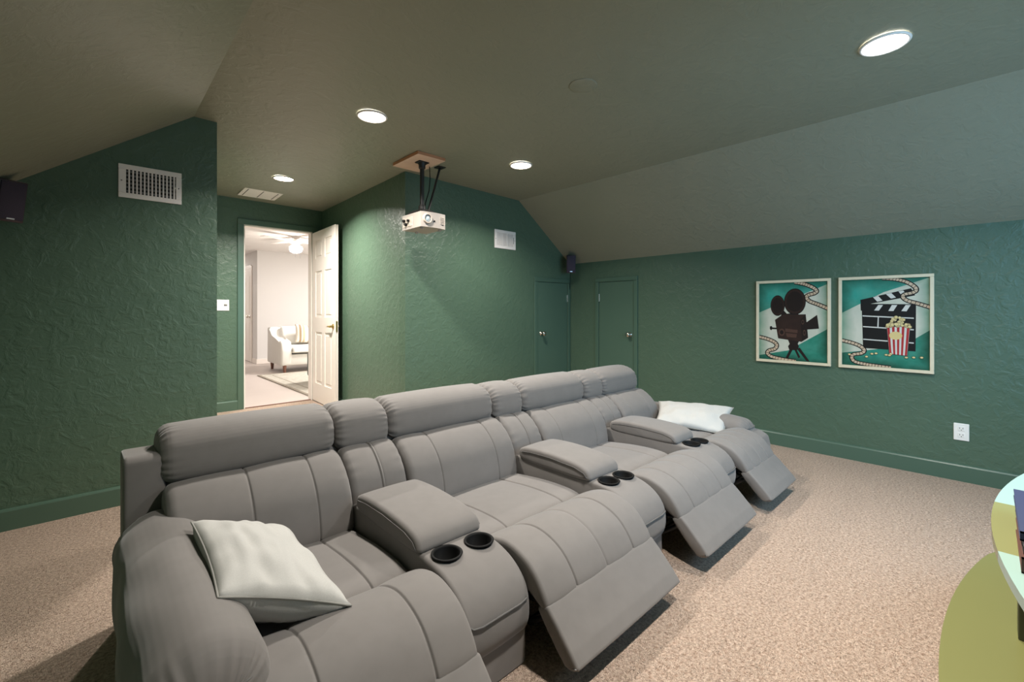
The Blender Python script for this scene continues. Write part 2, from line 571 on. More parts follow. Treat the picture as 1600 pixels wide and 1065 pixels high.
# ------------------------------------------------------------------ registers, switch, outlet
def vent(frame, w, h, label, style):
    t = thing('wall_vent' if style != 'ceiling' else 'ceiling_vent', label, 'vent', matrix=frame)
    b = bmesh.new()
    bw = .028
    for x0, x1, y0, y1 in ((-w / 2, w / 2, h / 2 - bw, h / 2), (-w / 2, w / 2, -h / 2, -h / 2 + bw), (-w / 2, -w / 2 + bw, -h / 2 + bw, h / 2 - bw), (w / 2 - bw, w / 2, -h / 2 + bw, h / 2 - bw)):
        box(b, x0, x1, y0, y1, 0, .008, .002, 1)
    fin('frame', b, M['white'], t)
    b = bmesh.new()
    box(b, -w / 2 + .01, w / 2 - .01, -h / 2 + .01, h / 2 - .01, .0005, .0015)
    fin('duct_opening', b, M['ventdark'] if style == 'open' else M['ventgrey'], t)
    iw, ih = w / 2 - bw, h / 2 - bw
    if style == 'open':
        for k in range(6):
            y = -ih + (k + .5) * 2 * ih / 6
            b = bmesh.new()
            v = box(b, -iw, iw, y - .0055, y + .0055, .0018, .0030)
            fin('damper_blade', b, M['ventgrey'], t)
        for k in range(14):
            x = -iw + k * 2 * iw / 13.6 + .002
            b = bmesh.new()
            box(b, x - .0035, x + .0035, -ih, ih, .0036, .0075)
            fin('louvre', b, M['white'], t)
        b = bmesh.new()
        box(b, iw - .006, iw - .001, -.006, .003, .004, .014)
        fin('lever', b, M['white'], t)
    elif style == 'shut':
        for k in range(16):
            x = -iw + (k + .5) * 2 * iw / 16
            b = bmesh.new()
            box(b, x - .0050, x + .0050, -ih, ih, .002, .0052 if k not in (6, 7, 10, 11) else .003)
            fin('louvre', b, M['white'], t)
        b = bmesh.new()
        box(b, iw - .004, iw - .001, -ih * .5, ih * .5, .004, .009)
        fin('lever', b, M['ventgrey'], t)
    else:
        for y in range(10):
            yy = -ih + (y + .5) * 2 * ih / 10
            b = bmesh.new()
            box(b, -iw, iw, yy - ih / 11, yy + ih / 11, .002, .006)
            fin('louvre', b, M['white'], t)
        for x in (-iw + .012, 0, iw - .012):
            b = bmesh.new()
            box(b, x - .004, x + .004, -ih, ih, .0062, .008)
            fin('divider', b, M['ventgrey'], t)
    for x in (-w / 2 + bw / 2, w / 2 - bw / 2):
        b = bmesh.new()
        lathe(b, [(.004, .0078), (.003, .0095), (0, .010)], 10, cx=x)
        fin('screw', b, M['ventgrey'], t)
    return t


vent(wall_frame('back', .242, YB - .001, 1.845), .29, .19, 'white wall vent with open dark louvres on the left green wall', 'open')
vent(wall_frame('back', 3.062, YB - .001, 1.83), .29, .187, 'small white wall vent with shut louvres above the small back door', 'shut')
cm = Matrix(((1, 0, 0, 1.285), (0, -1, 0, 5.28), (0, 0, -1, 2.3475), (0, 0, 0, 1)))
cm = cm @ Matrix.Rotation(-.027, 4, 'X')
vent(cm, .36, .33, 'white ceiling vent over the open doorway', 'ceiling')

t = thing('light_switch', 'white double switch plate left of the open doorway', 'switch', matrix=wall_frame('back', 1.02, YD - .001, 1.166))
bm = bmesh.new(); box(bm, -.062, .062, -.06, .06, 0, .006, .003); fin('switch_plate', bm, M['plastic'], t)
for i, y in enumerate((.024, 0, -.024)):
    bm = bmesh.new(); box(bm, .012, .042, y - .009, y + .009, .0055, .0085, .001, 1); fin('switch_button', bm, M['ventgrey'] if i == 1 else M['plastic'], t)
bm = bmesh.new(); box(bm, -.040, -.020, -.024, .024, .0055, .0085, .001, 1); fin('rocker', bm, M['plastic'], t)

t = thing('wall_outlet', 'white double power outlet low on the right wall', 'outlet', matrix=wall_frame('right', XR - .001, .11, .318))
bm = bmesh.new(); box(bm, -.036, .036, -.055, .055, 0, .006, .003); fin('outlet_plate', bm, M['plastic'], t)
for y in (.021, -.021):
    bm = bmesh.new()
    box(bm, -.017, .017, y - .015, y + .015, .0055, .008, .001, 1)
    r = fin('receptacle', bm, M['plastic'], t)
    bm = bmesh.new()
    box(bm, -.0085, -.0060, y - .001, y + .008, .0078, .0085)
    box(bm, .0060, .0085, y - .001, y + .008, .0078, .0085)
    lathe(bm, [(.0028, .0078), (.0028, .0085), (0, .0085)], 10, cy=y - .008)
    fin('slots', bm, M['slot'], r)


# ------------------------------------------------------------------ recessed lights
def downlight(x, y, z, label, power=None, trim='white', cone=140):
    t = thing('recessed_light', label, 'ceiling light', (x, y, z), 'recessed lights in the flat ceiling')
    b = bmesh.new()
    lathe(b, [(.088, 0), (.091, -.004), (.087, -.009), (.081, -.010), (.078, -.005)], 40)
    fin('trim_ring', b, M['white'] if trim == 'white' else M['nickel'], t, True)
    b = bmesh.new()
    lathe(b, [(.079, -.006), (.06, -.011), (.03, -.014), (0, -.015)], 40)
    fin('lens', b, M['lamp'], t, True)
    area_light('lamp_light', (0, 0, -.02), (0, 0, -1), .12, .12, power or LAMP_W, LAMP_COL, cone, 'DISK', t)
    return t


downlight(2.530, .305, H(2.53) - .001, 'recessed ceiling light nearest the camera, above the pictures side', LAMP_W * .85)
downlight(1.240, 2.575, H(1.24) - .001, 'recessed ceiling light between the alcove and the camera, left of the projector', LAMP_W * 1.35)
downlight(2.500, 2.560, H(2.5) - .001, 'recessed ceiling light right of the projector, over the far end of the sofa')
downlight(1.270, 4.43, 2.3255, 'recessed ceiling light inside the alcove, next to the ceiling vent', LAMP_W * 2.8, 'nickel', 150)
# the same fitting in the fourth corner of the grid, above and left of the picture frame edge
downlight(1.240, .305, H(1.24) - .001, 'recessed ceiling light above the frame, over the near end of the sofa', LAMP_W * 1.25)

bm = bmesh.new()
lathe(bm, [(.075, 0), (.074, -.002), (.068, -.004), (.03, -.005), (0, -.005)], 36)
o = fin('ceiling_cover_plate', bm, M['ceiling'], None, True)
o.location = (1.876, 1.453, H(1.876))
tag(o, 'round flat cover plate painted the ceiling colour, mid ceiling', 'cover plate')


# ------------------------------------------------------------------ upholstery lofting
def chaikin(pts, it=2):
    for _ in range(it):
        q = []
        for i in range(len(pts)):
            a, b = pts[i], pts[(i + 1) % len(pts)]
            q.append((a[0] * .75 + b[0] * .25, a[1] * .75 + b[1] * .25))
            q.append((a[0] * .25 + b[0] * .75, a[1] * .25 + b[1] * .75))
        pts = q
    return pts


def resample(pts, n):
    L = [0]
    m = len(pts)
    for i in range(m):
        a, b = pts[i], pts[(i + 1) % m]
        L.append(L[-1] + math.hypot(b[0] - a[0], b[1] - a[1]))
    out = []
    j = 0
    for k in range(n):
        s = L[-1] * k / n
        while L[j + 1] < s:
            j += 1
        t = (s - L[j]) / max(L[j + 1] - L[j], 1e-9)
        a, b = pts[j], pts[(j + 1) % m]
        out.append((a[0] + (b[0] - a[0]) * t, a[1] + (b[1] - a[1]) * t))
    return out, L[-1]


def loft(bm, prof, x0, x1, r=.03, n=80, seams=(), puff=0.0, pucker=0.0, soft=2, dens=.02, seed=0, axis='x', wob=0.0):
    """cushion: closed profile (y, z) swept along x with rounded ends, stitched grooves and end puckers"""
    rnd = random.Random(seed)
    P, per = resample(chaikin(prof, soft), n)
    area = sum(P[i][0] * P[(i + 1) % n][1] - P[(i + 1) % n][0] * P[i][1] for i in range(n))
    sg = 1 if area > 0 else -1
    N = []
    for i in range(n):
        a, b = P[i - 1], P[(i + 1) % n]
        tx, ty = b[0] - a[0], b[1] - a[1]
        l = math.hypot(tx, ty) or 1
        N.append((ty / l * sg, -tx / l * sg))
    xs = set()
    for k in range(9):
        th = PI / 2 * k / 8
        xs.add(round(x0 + r * (1 - math.cos(th)) if False else x0 + r * (1 - math.sin(PI / 2 - th)), 5))
        xs.add(round(x1 - r * (1 - math.sin(PI / 2 - th)), 5))
    m = max(2, int((x1 - x0) / dens))
    for k in range(m + 1):
        xs.add(round(x0 + r + (x1 - x0 - 2 * r) * k / m, 5))
    for s, dp, w in seams:
        for k in range(-6, 7):
            xs.add(round(s + w * k / 2.5, 5))
    if pucker:
        for k in range(8):
            xs.add(round(x0 + .012 * k, 5)); xs.add(round(x1 - .012 * k, 5))
    xs = [x for x in sorted(xs) if x0 <= x <= x1]
    ys = [xs[0]]
    for x in xs[1:]:
        if x - ys[-1] > .0012:
            ys.append(x)
    ys[-1] = x1
    xs = ys
    edges = [x0] + sorted(s[0] for s in seams) + [x1]
    ph = [rnd.uniform(0, 6.28) for _ in range(4)]
    rings = []
    for x in xs:
        e = min(x - x0, x1 - x)
        d = 0
        if e < r:
            d += r * (1 - math.sqrt(max(0, 1 - (1 - e / r) ** 2)))
        for s, dp, w in seams:
            d += dp * math.exp(-((x - s) / w) ** 2)
        if puff:
            for a, b in zip(edges, edges[1:]):
                if a <= x <= b and b > a:
                    d -= puff * max(0.0, math.sin(PI * (x - a) / (b - a))) ** .7
        ring = []
        for i in range(n):
            dd = d
            if pucker:
                q = i * per / n
                wv = math.sin(q * 215 + ph[0] + 2.5 * math.sin(q * 31 + ph[1])) * .6 + .4 * math.sin(q * 120 + ph[2])
                dd += pucker * (wv * .5 + .3) * math.exp(-(e / .042) ** 2) * min(1, e / .006)
            if wob:
                dd += wob * noise.noise(Vector((x * 7 + seed, P[i][0] * 9, P[i][1] * 9)))
            y, z = P[i][0] - N[i][0] * dd, P[i][1] - N[i][1] * dd
            ring.append(bm.verts.new((x, y, z) if axis == 'x' else (y, x, z)))
        rings.append(ring)
    for A, B in zip(rings, rings[1:]):
        for i in range(n):
            bm.faces.new((A[i], A[(i + 1) % n], B[(i + 1) % n], B[i]))
    bm.faces.new(rings[0]); bm.faces.new(rings[-1])
    return N


# ------------------------------------------------------------------ the reclining sofa
SX, SY = 1.70, 1.55
sofa = thing('recliner_sofa', 'long grey four seat reclining sofa with raised footrests and three cup holder consoles', 'sofa', (SX, SY, 0))
OFF = Matrix.Translation((-SX, -SY, 0))


def part(name, bm, mt, parent=None, smooth=True, angle=None):
    p = parent or sofa
    if p is sofa:
        bmesh.ops.transform(bm, matrix=OFF, verts=bm.verts)
    else:
        bmesh.ops.transform(bm, matrix=OFF, verts=bm.verts)
    return fin(name, bm, mt, p, smooth, angle)


SEATS = [(.215, .741, .160), (.988, 1.617, .988), (1.847, 2.435, 1.847), (2.649, 3.110, 2.649)]
CONS = [(.741, .988), (1.617, 1.847), (2.435, 2.649)]


def zs(x):                       # the back drops very slightly along its length
    return .018 - .010 * x


SEAT_P = [(1.255, .14), (1.235, .20), (1.238, .268), (1.30, .286), (1.45, .284), (1.60, .268), (1.76, .248), (1.80, .16)]
LEG_P = [(1.262, .20), (1.258, .262), (1.225, .292), (1.165, .322), (1.10, .336), (1.035, .326), (.975, .299), (.930, .250), (.904, .203), (.918, .182), (.955, .20), (1.02, .235), (1.12, .235)]
FLAP_P = [(.915, .206), (.902, .206), (.786, .086), (.793, .074), (.822, .062), (.845, .066), (.948, .176), (.944, .192)]
BACK_P = [(1.672, .235), (1.668, .29), (1.688, .375), (1.722, .435), (1.776, .484), (1.83, .513), (1.88, .512), (1.93, .44), (1.93, .30), (1.88, .225)]
CBACK_P = [(1.700, .235), (1.694, .29), (1.705, .375), (1.735, .435), (1.786, .484), (1.835, .513), (1.88, .512), (1.93, .44), (1.93, .30), (1.88, .225)]
HEAD_P = [(1.885, .502), (1.864, .530), (1.862, .580), (1.878, .634), (1.925, .668), (1.99, .682), (2.06, .676), (2.105, .640), (2.115, .575), (2.10, .51), (2.0, .495)]


def shift(P, dz):
    return [(y, z + dz) for y, z in P]


def clip_up(P, x, w=.5):
    """lift only the upper part"""
    d = zs(x)
    return [(y, z + d * min(1, max(0, (z - .25) / .25))) for y, z in P]


BSEAMS = [(.396, .604), (1.150, 1.480), (1.985, 2.300), (2.760, 2.985)]
LSEAMS = [(.37, .48, .60), (1.144, 1.312, 1.480), (1.990, 2.150, 2.300), (2.765, 2.880, 2.990)]
for i, (a, b, hb) in enumerate(SEATS):
    xm = (a + b) / 2
    s1, s3 = BSEAMS[i]
    bm = bmesh.new()
    loft(bm, SEAT_P, a + .004, b - .004, .028, seams=((s1, .0045, .0035), (s3, .0045, .0035)), puff=.005, seed=i)
    part('seat_cushion', bm, M['sofa'])
    bm = bmesh.new()
    l1, l2, l3 = LSEAMS[i]
    if i == 0:
        sm = ((l1 - .02, .0045, .0035), (l3 + .005, .0045, .0035))
    else:
        sm = ((l1, .0045, .0035), (l2, .0025, .0045), (l3, .0045, .0035))
    loft(bm, LEG_P, a + .007, b - .007, .013, seams=sm, puff=.0045, seed=10 + i, dens=.015)
    leg = part('leg_cushion', bm, M['sofa'])
    bm = bmesh.new()
    loft(bm, FLAP_P, a + .007, b - .003, .010, soft=1, puff=.002, seed=20 + i)
    part('footrest', bm, M['sofa'])
    bm = bmesh.new()
    loft(bm, clip_up(BACK_P, xm), hb + .002, b - .002, .030, seams=((s1, .004, .0035), (s3, .004, .0035)), puff=.004, pucker=.003, seed=30 + i, dens=.015)
    part('back_cushion', bm, M['sofa'])
    bm = bmesh.new()
    loft(bm, shift(HEAD_P, zs(xm)), hb - .004, b + .002, .042, n=200, puff=.006, pucker=.006, seed=40 + i, dens=.015)
    part('headrest', bm, M['sofa'])
    # recliner linkage under each footrest
    bm = bmesh.new()
    for xx in (a + .05, b - .05):
        tube(bm, [(xx, 1.22, .10), (xx, 1.10, .075), (xx, 1.02, .085), (xx, .96, .13), (xx, .915, .165)], .010, 8)
        tube(bm, [(xx, 1.20, .17), (xx, 1.08, .15), (xx, .98, .175), (xx, .93, .178)], .008, 8)
    tube(bm, [(a + .05, 1.03, .082), (b - .05, 1.03, .082)], .008, 8)
    part('recliner_linkage', bm, M['blackmetal'])

for i, (a, b) in enumerate(CONS):
    xm = (a + b) / 2
    # console body with two real cup recesses
    CP = [(1.01, .10), (.982, .112), (.966, .155), (.967, .215), (.985, .263), (1.035, .306), (1.10, .329), (1.16, .336), (1.30, .338), (1.55, .340), (1.76, .340), (1.80, .30), (1.80, .12), (1.5, .10)]
    bm = bmesh.new()
    loft(bm, CP, a + .001, b - .001, .014, n=110, puff=.004, soft=2, seed=50 + i, dens=.012)
    body = part('console', bm, M['sofa'])
    cups = [(a + .065, 1.158), (b - .058, 1.152)]
    cutters = []
    for cx, cy in cups:
        bm = bmesh.new()
        lathe(bm, [(.0435, .26), (.0435, .40)], 40, cx=cx - SX, cy=cy - SY, cap=True)
        c = fin('cutter', bm, M['black'])
        c.location = (SX, SY, 0)
        cutters.append(c)
        md = body.modifiers.new('hole', 'BOOLEAN')
        md.operation = 'DIFFERENCE'
        md.solver = 'EXACT'
        md.object = c
    bpy.context.view_layer.update()
    dg = bpy.context.evaluated_depsgraph_get()
    nm = bpy.data.meshes.new_from_object(body.evaluated_get(dg))
    body.modifiers.clear()
    body.data = nm
    while len(nm.materials) > 1:
        nm.materials.pop()
    for p in nm.polygons:
        p.use_smooth = True
        p.material_index = 0
    nm.set_sharp_from_angle(angle=math.radians(50))
    for c in cutters:
        bpy.data.objects.remove(c, do_unlink=True)
    for cx, cy in cups:
        bm = bmesh.new()
        z = .3425
        lathe(bm, [(.0405, z - .07), (.0425, z - .006), (.046, z - .004), (.0495, z - .002), (.050, z), (.047, z + .0025), (.043, z + .0015), (.040, z - .004), (.0375, z - .066), (0, z - .066)], 40, cx=cx, cy=cy)
        part('cup_holder', bm, M['black'], body)
    # stitched seam round the front bulge
    bm = bmesh.new()
    tube(bm, [(a + .004, 1.05, .238), (a + .003, .99, .232), (a + .02, .9645, .222), (a + .05, .961, .218), (b - .05, .961, .218), (b - .02, .9645, .222), (b - .003, .99, .232), (b - .004, 1.05, .238)], .0028, 8)
    part('piping', bm, M['seam'], body)
    # lid
    LP = [(1.214, .330), (1.214, .358), (1.235, .384), (1.30, .400), (1.45, .408), (1.58, .404), (1.655, .394), (1.672, .372), (1.670, .330), (1.45, .328)]
    bm = bmesh.new()
    loft(bm, LP, a - .005, b + .003, .016, puff=.004, soft=2, seed=60 + i, dens=.012)
    lid = part('console_lid', bm, M['sofa'])
    LL = [(1.226, .352), (1.245, .371), (1.30, .385), (1.45, .392), (1.58, .388), (1.645, .380)]
    for xx in (a - .0068, b + .0048):
        bm = bmesh.new()
        tube(bm, [(xx, y, z - .004) for y, z in LL], .0014, 6)
        part('piping', bm, M['seam'], lid)
    # pedestal below
    bm = bmesh.new()
    box(bm, a + .004, b - .002, .988, 1.30, 0, .125, .006)
    part('console_base', bm, M['sofa'], None, False)
    # back and headrest between the seats
    bm = bmesh.new()
    loft(bm, clip_up(CBACK_P, xm), a, b, .028, seams=((xm + .004, .003, .0025), (xm + .016, .002, .0025)), puff=.005, pucker=.004, seed=70 + i, dens=.012)
    part('back_cushion', bm, M['sofa'])
    bm = bmesh.new()
    loft(bm, shift(HEAD_P, zs(xm) - .006), a, b, .036, n=200, puff=.008, pucker=.006, seed=80 + i, dens=.012)
    part('headrest', bm, M['sofa'])

# base frame, back shell, wings
bm = bmesh.new()
box(bm, .07, 3.33, 1.22, 2.09, .012, .15, .008)
part('base', bm, M['sofa'], None, False)
bm = bmesh.new()
box(bm, .162, 3.13, 1.90, 2.10, .012, .53, .02)
part('back_shell', bm, M['sofa'], None, True, 40)
for x0, x1, zd in ((.066, .175, 0), (3.10, 3.20, .17)):
    bm = bmesh.new()
    prism(bm, [(1.885, .012), (2.10, .012), (2.112, .585 - zd), (2.09, .612 - zd), (1.91, .625 - zd), (1.885, .610 - zd)], 'x', x0, x1)
    bmesh.ops.bevel(bm, geom=bm.edges[:], offset=.012, segments=3, profile=.5, affect='EDGES')
    part('back_wing', bm, M['sofa'], None, True, 50)


# padded arms: a fat roll along y, drooping and gathered at its front
def arm(x0, x1, sgn, seed, y0=1.005, ks=1.0, pz=.395):
    w = x1 - x0
    c = (x0 + x1) / 2
    b = bmesh.new()
    K = lambda z: .235 + (z - .235) * ks
    AP = [(x0 + .012, .235), (x0 - .003, .30), (x0 - .004, .365), (x0 + .02, .425), (c - .03, .457), (c + .03, .457), (x1 - .02, .430), (x1 + .006, .380), (x1 + .004, .31), (x1 - .015, .235)]
    loft(b, [(x, K(z)) for x, z in AP], y0, 1.90, .075, n=180, pucker=.007, seed=seed, axis='y', wob=.010, dens=.015, soft=2)
    for v in b.verts:                   # droop of the front end
        t = max(0, (y0 + .195 - v.co.y) / .2)
        v.co.z -= .020 * t * t
    a = part('armrest', b, M['sofa'])
    b = bmesh.new()
    pts = []
    for k in range(25):
        x = x0 + w * k / 24
        q = min(1, max(0, (abs(x - c) - (w / 2 - .072)) / .072))
        pts.append((x, y0 + .004 + .075 * (1 - math.sqrt(max(0, 1 - q * q))), K(pz - .035)))
    tube(b, pts, .003, 8)
    part('piping', b, M['seam'], a)
    b = bmesh.new()
    prism(b, [(.998, .012), (.985, .20), (1.0, .27), (1.06, .30), (1.95, .30), (1.95, .012)], 'x', x0 + .015, x1 - .02)
    bmesh.ops.bevel(b, geom=b.edges[:], offset=.02, segments=3, profile=.5, affect='EDGES')
    part('arm_panel', b, M['sofa'], None, True, 60)


arm(.040, .270, -1, 91)
arm(3.125, 3.335, 1, 92, 1.075, .66)


# ------------------------------------------------------------------ scatter pillows
def pillow(name, label, TL, TR, BR, BL, nrm, thick, seed, under=.75, group=None):
    TL, TR, BR, BL = (Vector(p) for p in (TL, TR, BR, BL))
    nv = Vector(nrm).normalized()
    c = (TL + TR + BR + BL) / 4
    n = 36
    b = bmesh.new()
    grid = {}
    for side in (1, -1):
        for i in range(n + 1):
            for j in range(n + 1):
                u, v = i / n, j / n
                a, d = 2 * u - 1, 2 * v - 1
                edge = i in (0, n) or j in (0, n)
                if edge and side == -1:
                    grid[side, i, j] = grid[1, i, j]
                    continue
                # sides pulled in between the corners
                pu = .5 + (u - .5) * (1 - .07 * (1 - d * d))
                pv = .5 + (v - .5) * (1 - .07 * (1 - a * a))
                p = TL * (1 - pu) * (1 - pv) + TR * pu * (1 - pv) + BR * pu * pv + BL * (1 - pu) * pv
                h = thick * ((1 - a * a) * (1 - d * d)) ** .42
                w = noise.noise(Vector((u * 5 + seed, v * 5, side * 3.0))) * .010 + noise.noise(Vector((u * 11 + seed, v * 4, side * 7.0))) * .006
                h *= (1.0 if side == 1 else under)
                p = p + nv * side * (h + w * min(1, h / (thick * .5)))
                grid[side, i, j] = b.verts.new(p - c)
    for side in (1, -1):
        for i in range(n):
            for j in range(n):
                q = [grid[side, i, j], grid[side, i + 1, j], grid[side, i + 1, j + 1], grid[side, i, j + 1]]
                b.faces.new(q if side == 1 else q[::-1])
    rim = [grid[1, i, 0].co.copy() for i in range(n)] + [grid[1, n, j].co.copy() for j in range(n)] + [grid[1, i, n].co.copy() for i in range(n, 0, -1)] + [grid[1, 0, j].co.copy() for j in range(n, 0, -1)]
    o = fin(name, b, M['linen'], None, True)
    o.location = c
    tag(o, label, 'pillow', group)
    b = bmesh.new()
    tube(b, rim, .0028, 6, closed=True)
    fin('piping', b, M['linen_seam'], o, True)
    return o


pillow('throw_pillow', 'pale linen pillow on the near armrest at the left end of the sofa', (.207, 1.60, .480), (.462, 1.585, .382), (.484, 1.125, .338), (.203, 1.19, .452), (.33, -.02, 1), .052, 3, 2.3)
pillow('throw_pillow', 'pale linen pillow leaning at the far end of the sofa by the right wall', (3.175, 1.73, .405), (3.36, 1.245, .405), (3.05, 1.19, .278), (2.85, 1.58, .325), (-.42, -.18, 1), .055, 8, .8)


# ------------------------------------------------------------------ projector, its mount, cable
t = thing('projector_mount', 'black ceiling pole mount on a square plywood board', 'projector mount', (1.862, 3.06, H(1.86)))
bm = bmesh.new(); box(bm, -.122, .122, -.19, .19, -.026, 0, .002, 1)
for f in bm.faces:
    if abs(f.normal.z) < .5:
        f.material_index = 1
fin('ceiling_board', bm, [M['board'], M['boardedge']], t)
bm = bmesh.new()
box(bm, -.045, .045, -.085, -.015, -.034, -.026, .002, 1)
lathe(bm, [(.034, -.034), (.026, -.05), (.026, -.075), (.018, -.08)], 20, cy=-.05)
fin('ceiling_flange', bm, M['blackmetal'], t, True, 40)
bm = bmesh.new(); tube(bm, [(0, -.05, -.07), (0, -.05, -.385)], .017, 16); fin('pole', bm, M['blackmetal'], t, True, 40)
bm = bmesh.new()
lathe(bm, [(.022, -.36), (.028, -.375), (.028, -.395), (.02, -.41)], 16, cy=-.05, cap=True)
for sx, sy in ((-1, -1), (1, -1), (1, 1), (-1, 1)):
    tube(bm, [(0, -.05, -.392), (sx * .05, -.05 + sy * .06, -.415), (sx * .075, -.05 + sy * .085, -.432)], .008, 8)
box(bm, -.03, .03, -.08, -.02, -.412, -.398, .003, 1)
fin('bracket', bm, M['blackmetal'], t)
bm = bmesh.new()
box(bm, .175, .245, -.02, .05, -.010, 0, .002, 1)
tube(bm, [(.21, .015, -.006), (.07, -.02, -.41)], .009, 10)
fin('brace', bm, M['blackmetal'], t, True, 40)
bm = bmesh.new()
tube(bm, [(.10, .0, -.028), (.105, .0, -.12), (.09, -.01, -.22), (.05, -.02, -.33), (.03, -.03, -.41)], .004, 8)
fin('cable', bm, M['black'], t, True)

t = thing('projector', 'white ceiling projector hanging under the black pole', 'projector', (1.860, 2.985, 1.715))
bm = bmesh.new()
pw, pd, ph = .108, .135, .125
pts = []
for k in range(9):
    u = k / 8 * 2 - 1
    pts.append((u * pw, -pd - .016 * (1 - u * u)))
pts += [(pw, pd), (-pw, pd)]
prism(bm, pts, 'z', 0.012, ph)
bmesh.ops.bevel(bm, geom=[e for e in bm.edges if e.calc_face_angle(0) > .6], offset=.012, segments=3, profile=.5, affect='EDGES')
fin('housing', bm, M['projector'], t, True, 45)
bm = bmesh.new()
rX = Matrix.Rotation(PI / 2, 4, 'X')
lathe(bm, [(.036, .0), (.038, .020), (.034, .028), (.029, .028), (.028, .010)], 32, mat4=Matrix.Translation((-.060, -pd + .002, .073)) @ rX)
ln = fin('lens_ring', bm, M['projside'], t, True, 40)
bm = bmesh.new()
lathe(bm, [(.029, .014), (.018, .022), (0, .025)], 32, mat4=Matrix.Translation((-.060, -pd + .002, .073)) @ rX)
fin('lens', bm, M['lensglass'], ln, True)
bm = bmesh.new()
lathe(bm, [(.007, .0), (.007, .004), (0, .005)], 16, mat4=Matrix.Translation((0.0, -pd - .0145, .060)) @ rX)
fin('sensor', bm, M['black'], t, True)
bm = bmesh.new()
for k in range(6):
    box(bm, .040, .095, -pd - .013, -pd + .01, .045 + k * .010, .049 + k * .010)
fin('front_grille', bm, M['projside'], t)
bm = bmesh.new()
box(bm, -pw - .002, -pw + .01, -.02, pd - .01, .03, .105, .002, 1)
pp = fin('port_panel', bm, M['projside'], t)
for y, z, r in ((.03, .075, .010), (.065, .05, .012), (.095, .08, .012)):
    bm = bmesh.new()
    tube(bm, [(-pw - .002, y, z), (-pw - .018, y, z)], r, 12)
    fin('plug', bm, M['black'], pp, True, 40)
for x, y in ((-.08, -.10), (.08, -.10), (0, .10)):
    bm = bmesh.new()
    lathe(bm, [(.012, .014), (.012, .002), (.010, 0), (0, 0)], 14, cx=x, cy=y)
    fin('foot', bm, M['projector'], t, True, 40)


# ------------------------------------------------------------------ corner speakers
def speaker(loc, yaw, tilt, label):
    m = Matrix.Translation(loc) @ Matrix.Rotation(yaw, 4, 'Z') @ Matrix.Rotation(tilt, 4, 'X')
    t = thing('wall_speaker', label, 'speaker', matrix=m, group='small speakers in the back corners')
    b = bmesh.new()
    prism(b, [(-.052, -.055), (.052, -.055), (.036, .055), (-.036, .055)], 'z', -.10, .10)
    bmesh.ops.bevel(b, geom=b.edges[:], offset=.006, segments=2, profile=.5, affect='EDGES')
    fin('cabinet', b, M['speaker'], t, True, 40)
    b = bmesh.new()
    box(b, -.046, .046, -.061, -.050, -.088, .092, .004, 2)
    fin('grille', b, M['grille'], t, True, 40)
    b = bmesh.new()
    box(b, -.014, .014, -.0625, -.0605, -.086, -.080)
    fin('badge', b, M['silver'], t)
    b = bmesh.new()
    tube(b, [(0, .05, 0), (0, .10, .0), (0, .135, .0)], .012, 10)
    fin('bracket', b, M['black'], t, True)
    b = bmesh.new()
    tube(b, [(.01, .06, -.06), (.015, .09, -.12), (.02, .13, -.20), (.02, .15, -.30)], .0025, 6)
    fin('wire', b, M['black'], t, True)


speaker((3.945, 3.235, 1.635), -math.radians(42), math.radians(6), 'small dark speaker in the far right corner over the small doors')
speaker((-.318, 3.255, 1.640), math.radians(30), math.radians(12), 'dark maroon speaker at the left picture edge, high on the green wall')


# ------------------------------------------------------------------ framed film pictures
ART_CAM = {
 'reel_big':[(21,161),(94,159),(21,262)],
 'reel_small':[(-102,130),(-52,129),(-102,211)],
 'body':[(-121,13),(-68,55),(96,60),(109,-85),(112,-125),(67,-159),(-98,-138)],
 'side':[(61,19),(94,56),(111,-118),(70,-152)],
 'neck':[(-79,42),(-64,98),(-35,64),(18,70),(42,92),(47,51)],
 'hood':[(94,-9),(172,56),(184,-51),(107,-60)],
 'knob':[(-159,-42),(-145,-38),(-140,-50),(-106,-51),(-106,-63),(-142,-64),(-149,-74),(-159,-64)],
 'head':[(-27,-148),(53,-148),(42,-175),(50,-197),(36,-230),(-19,-225),(-27,-199),(-15,-179)],
 'leg1':[(-13,-218),(8,-221),(-27,-299),(-44,-294)],
 'leg2':[(19,-227),(35,-226),(59,-281),(46,-290)],
 'leg3':[(35,-215),(55,-205),(123,-311),(101,-309)],
 'plate1':[(-46,-56),(40,-66),(40,-90),(-46,-83)],
 'plate2':[(-42,-93),(36,-99),(31,-128),(-35,-124)],
 'dial':[(-72,-88),(-50,-87),(-72,-59)],
 'dial2':[(76,-2),(85,-2),(76,17)],
 'dial3':[(87,-86),(96,-86),(87,-63)],
 'film1':[(18,316),(84,299),(143,269),(168,242),(154,224),(116,212),(100,194),(121,163),(179,136),(243,104)],
 'film2':[(-241,-131),(-176,-147),(-124,-171),(-108,-198),(-124,-226),(-165,-242),(-178,-266),(-145,-291),(-64,-307),(28,-316)],
 'top':[(-241,314),(241,314),(241,293),(-241,73)],
 'bot':[(-241,-314),(-241,-285),(-25,-232),(241,-51),(241,-314)],
}
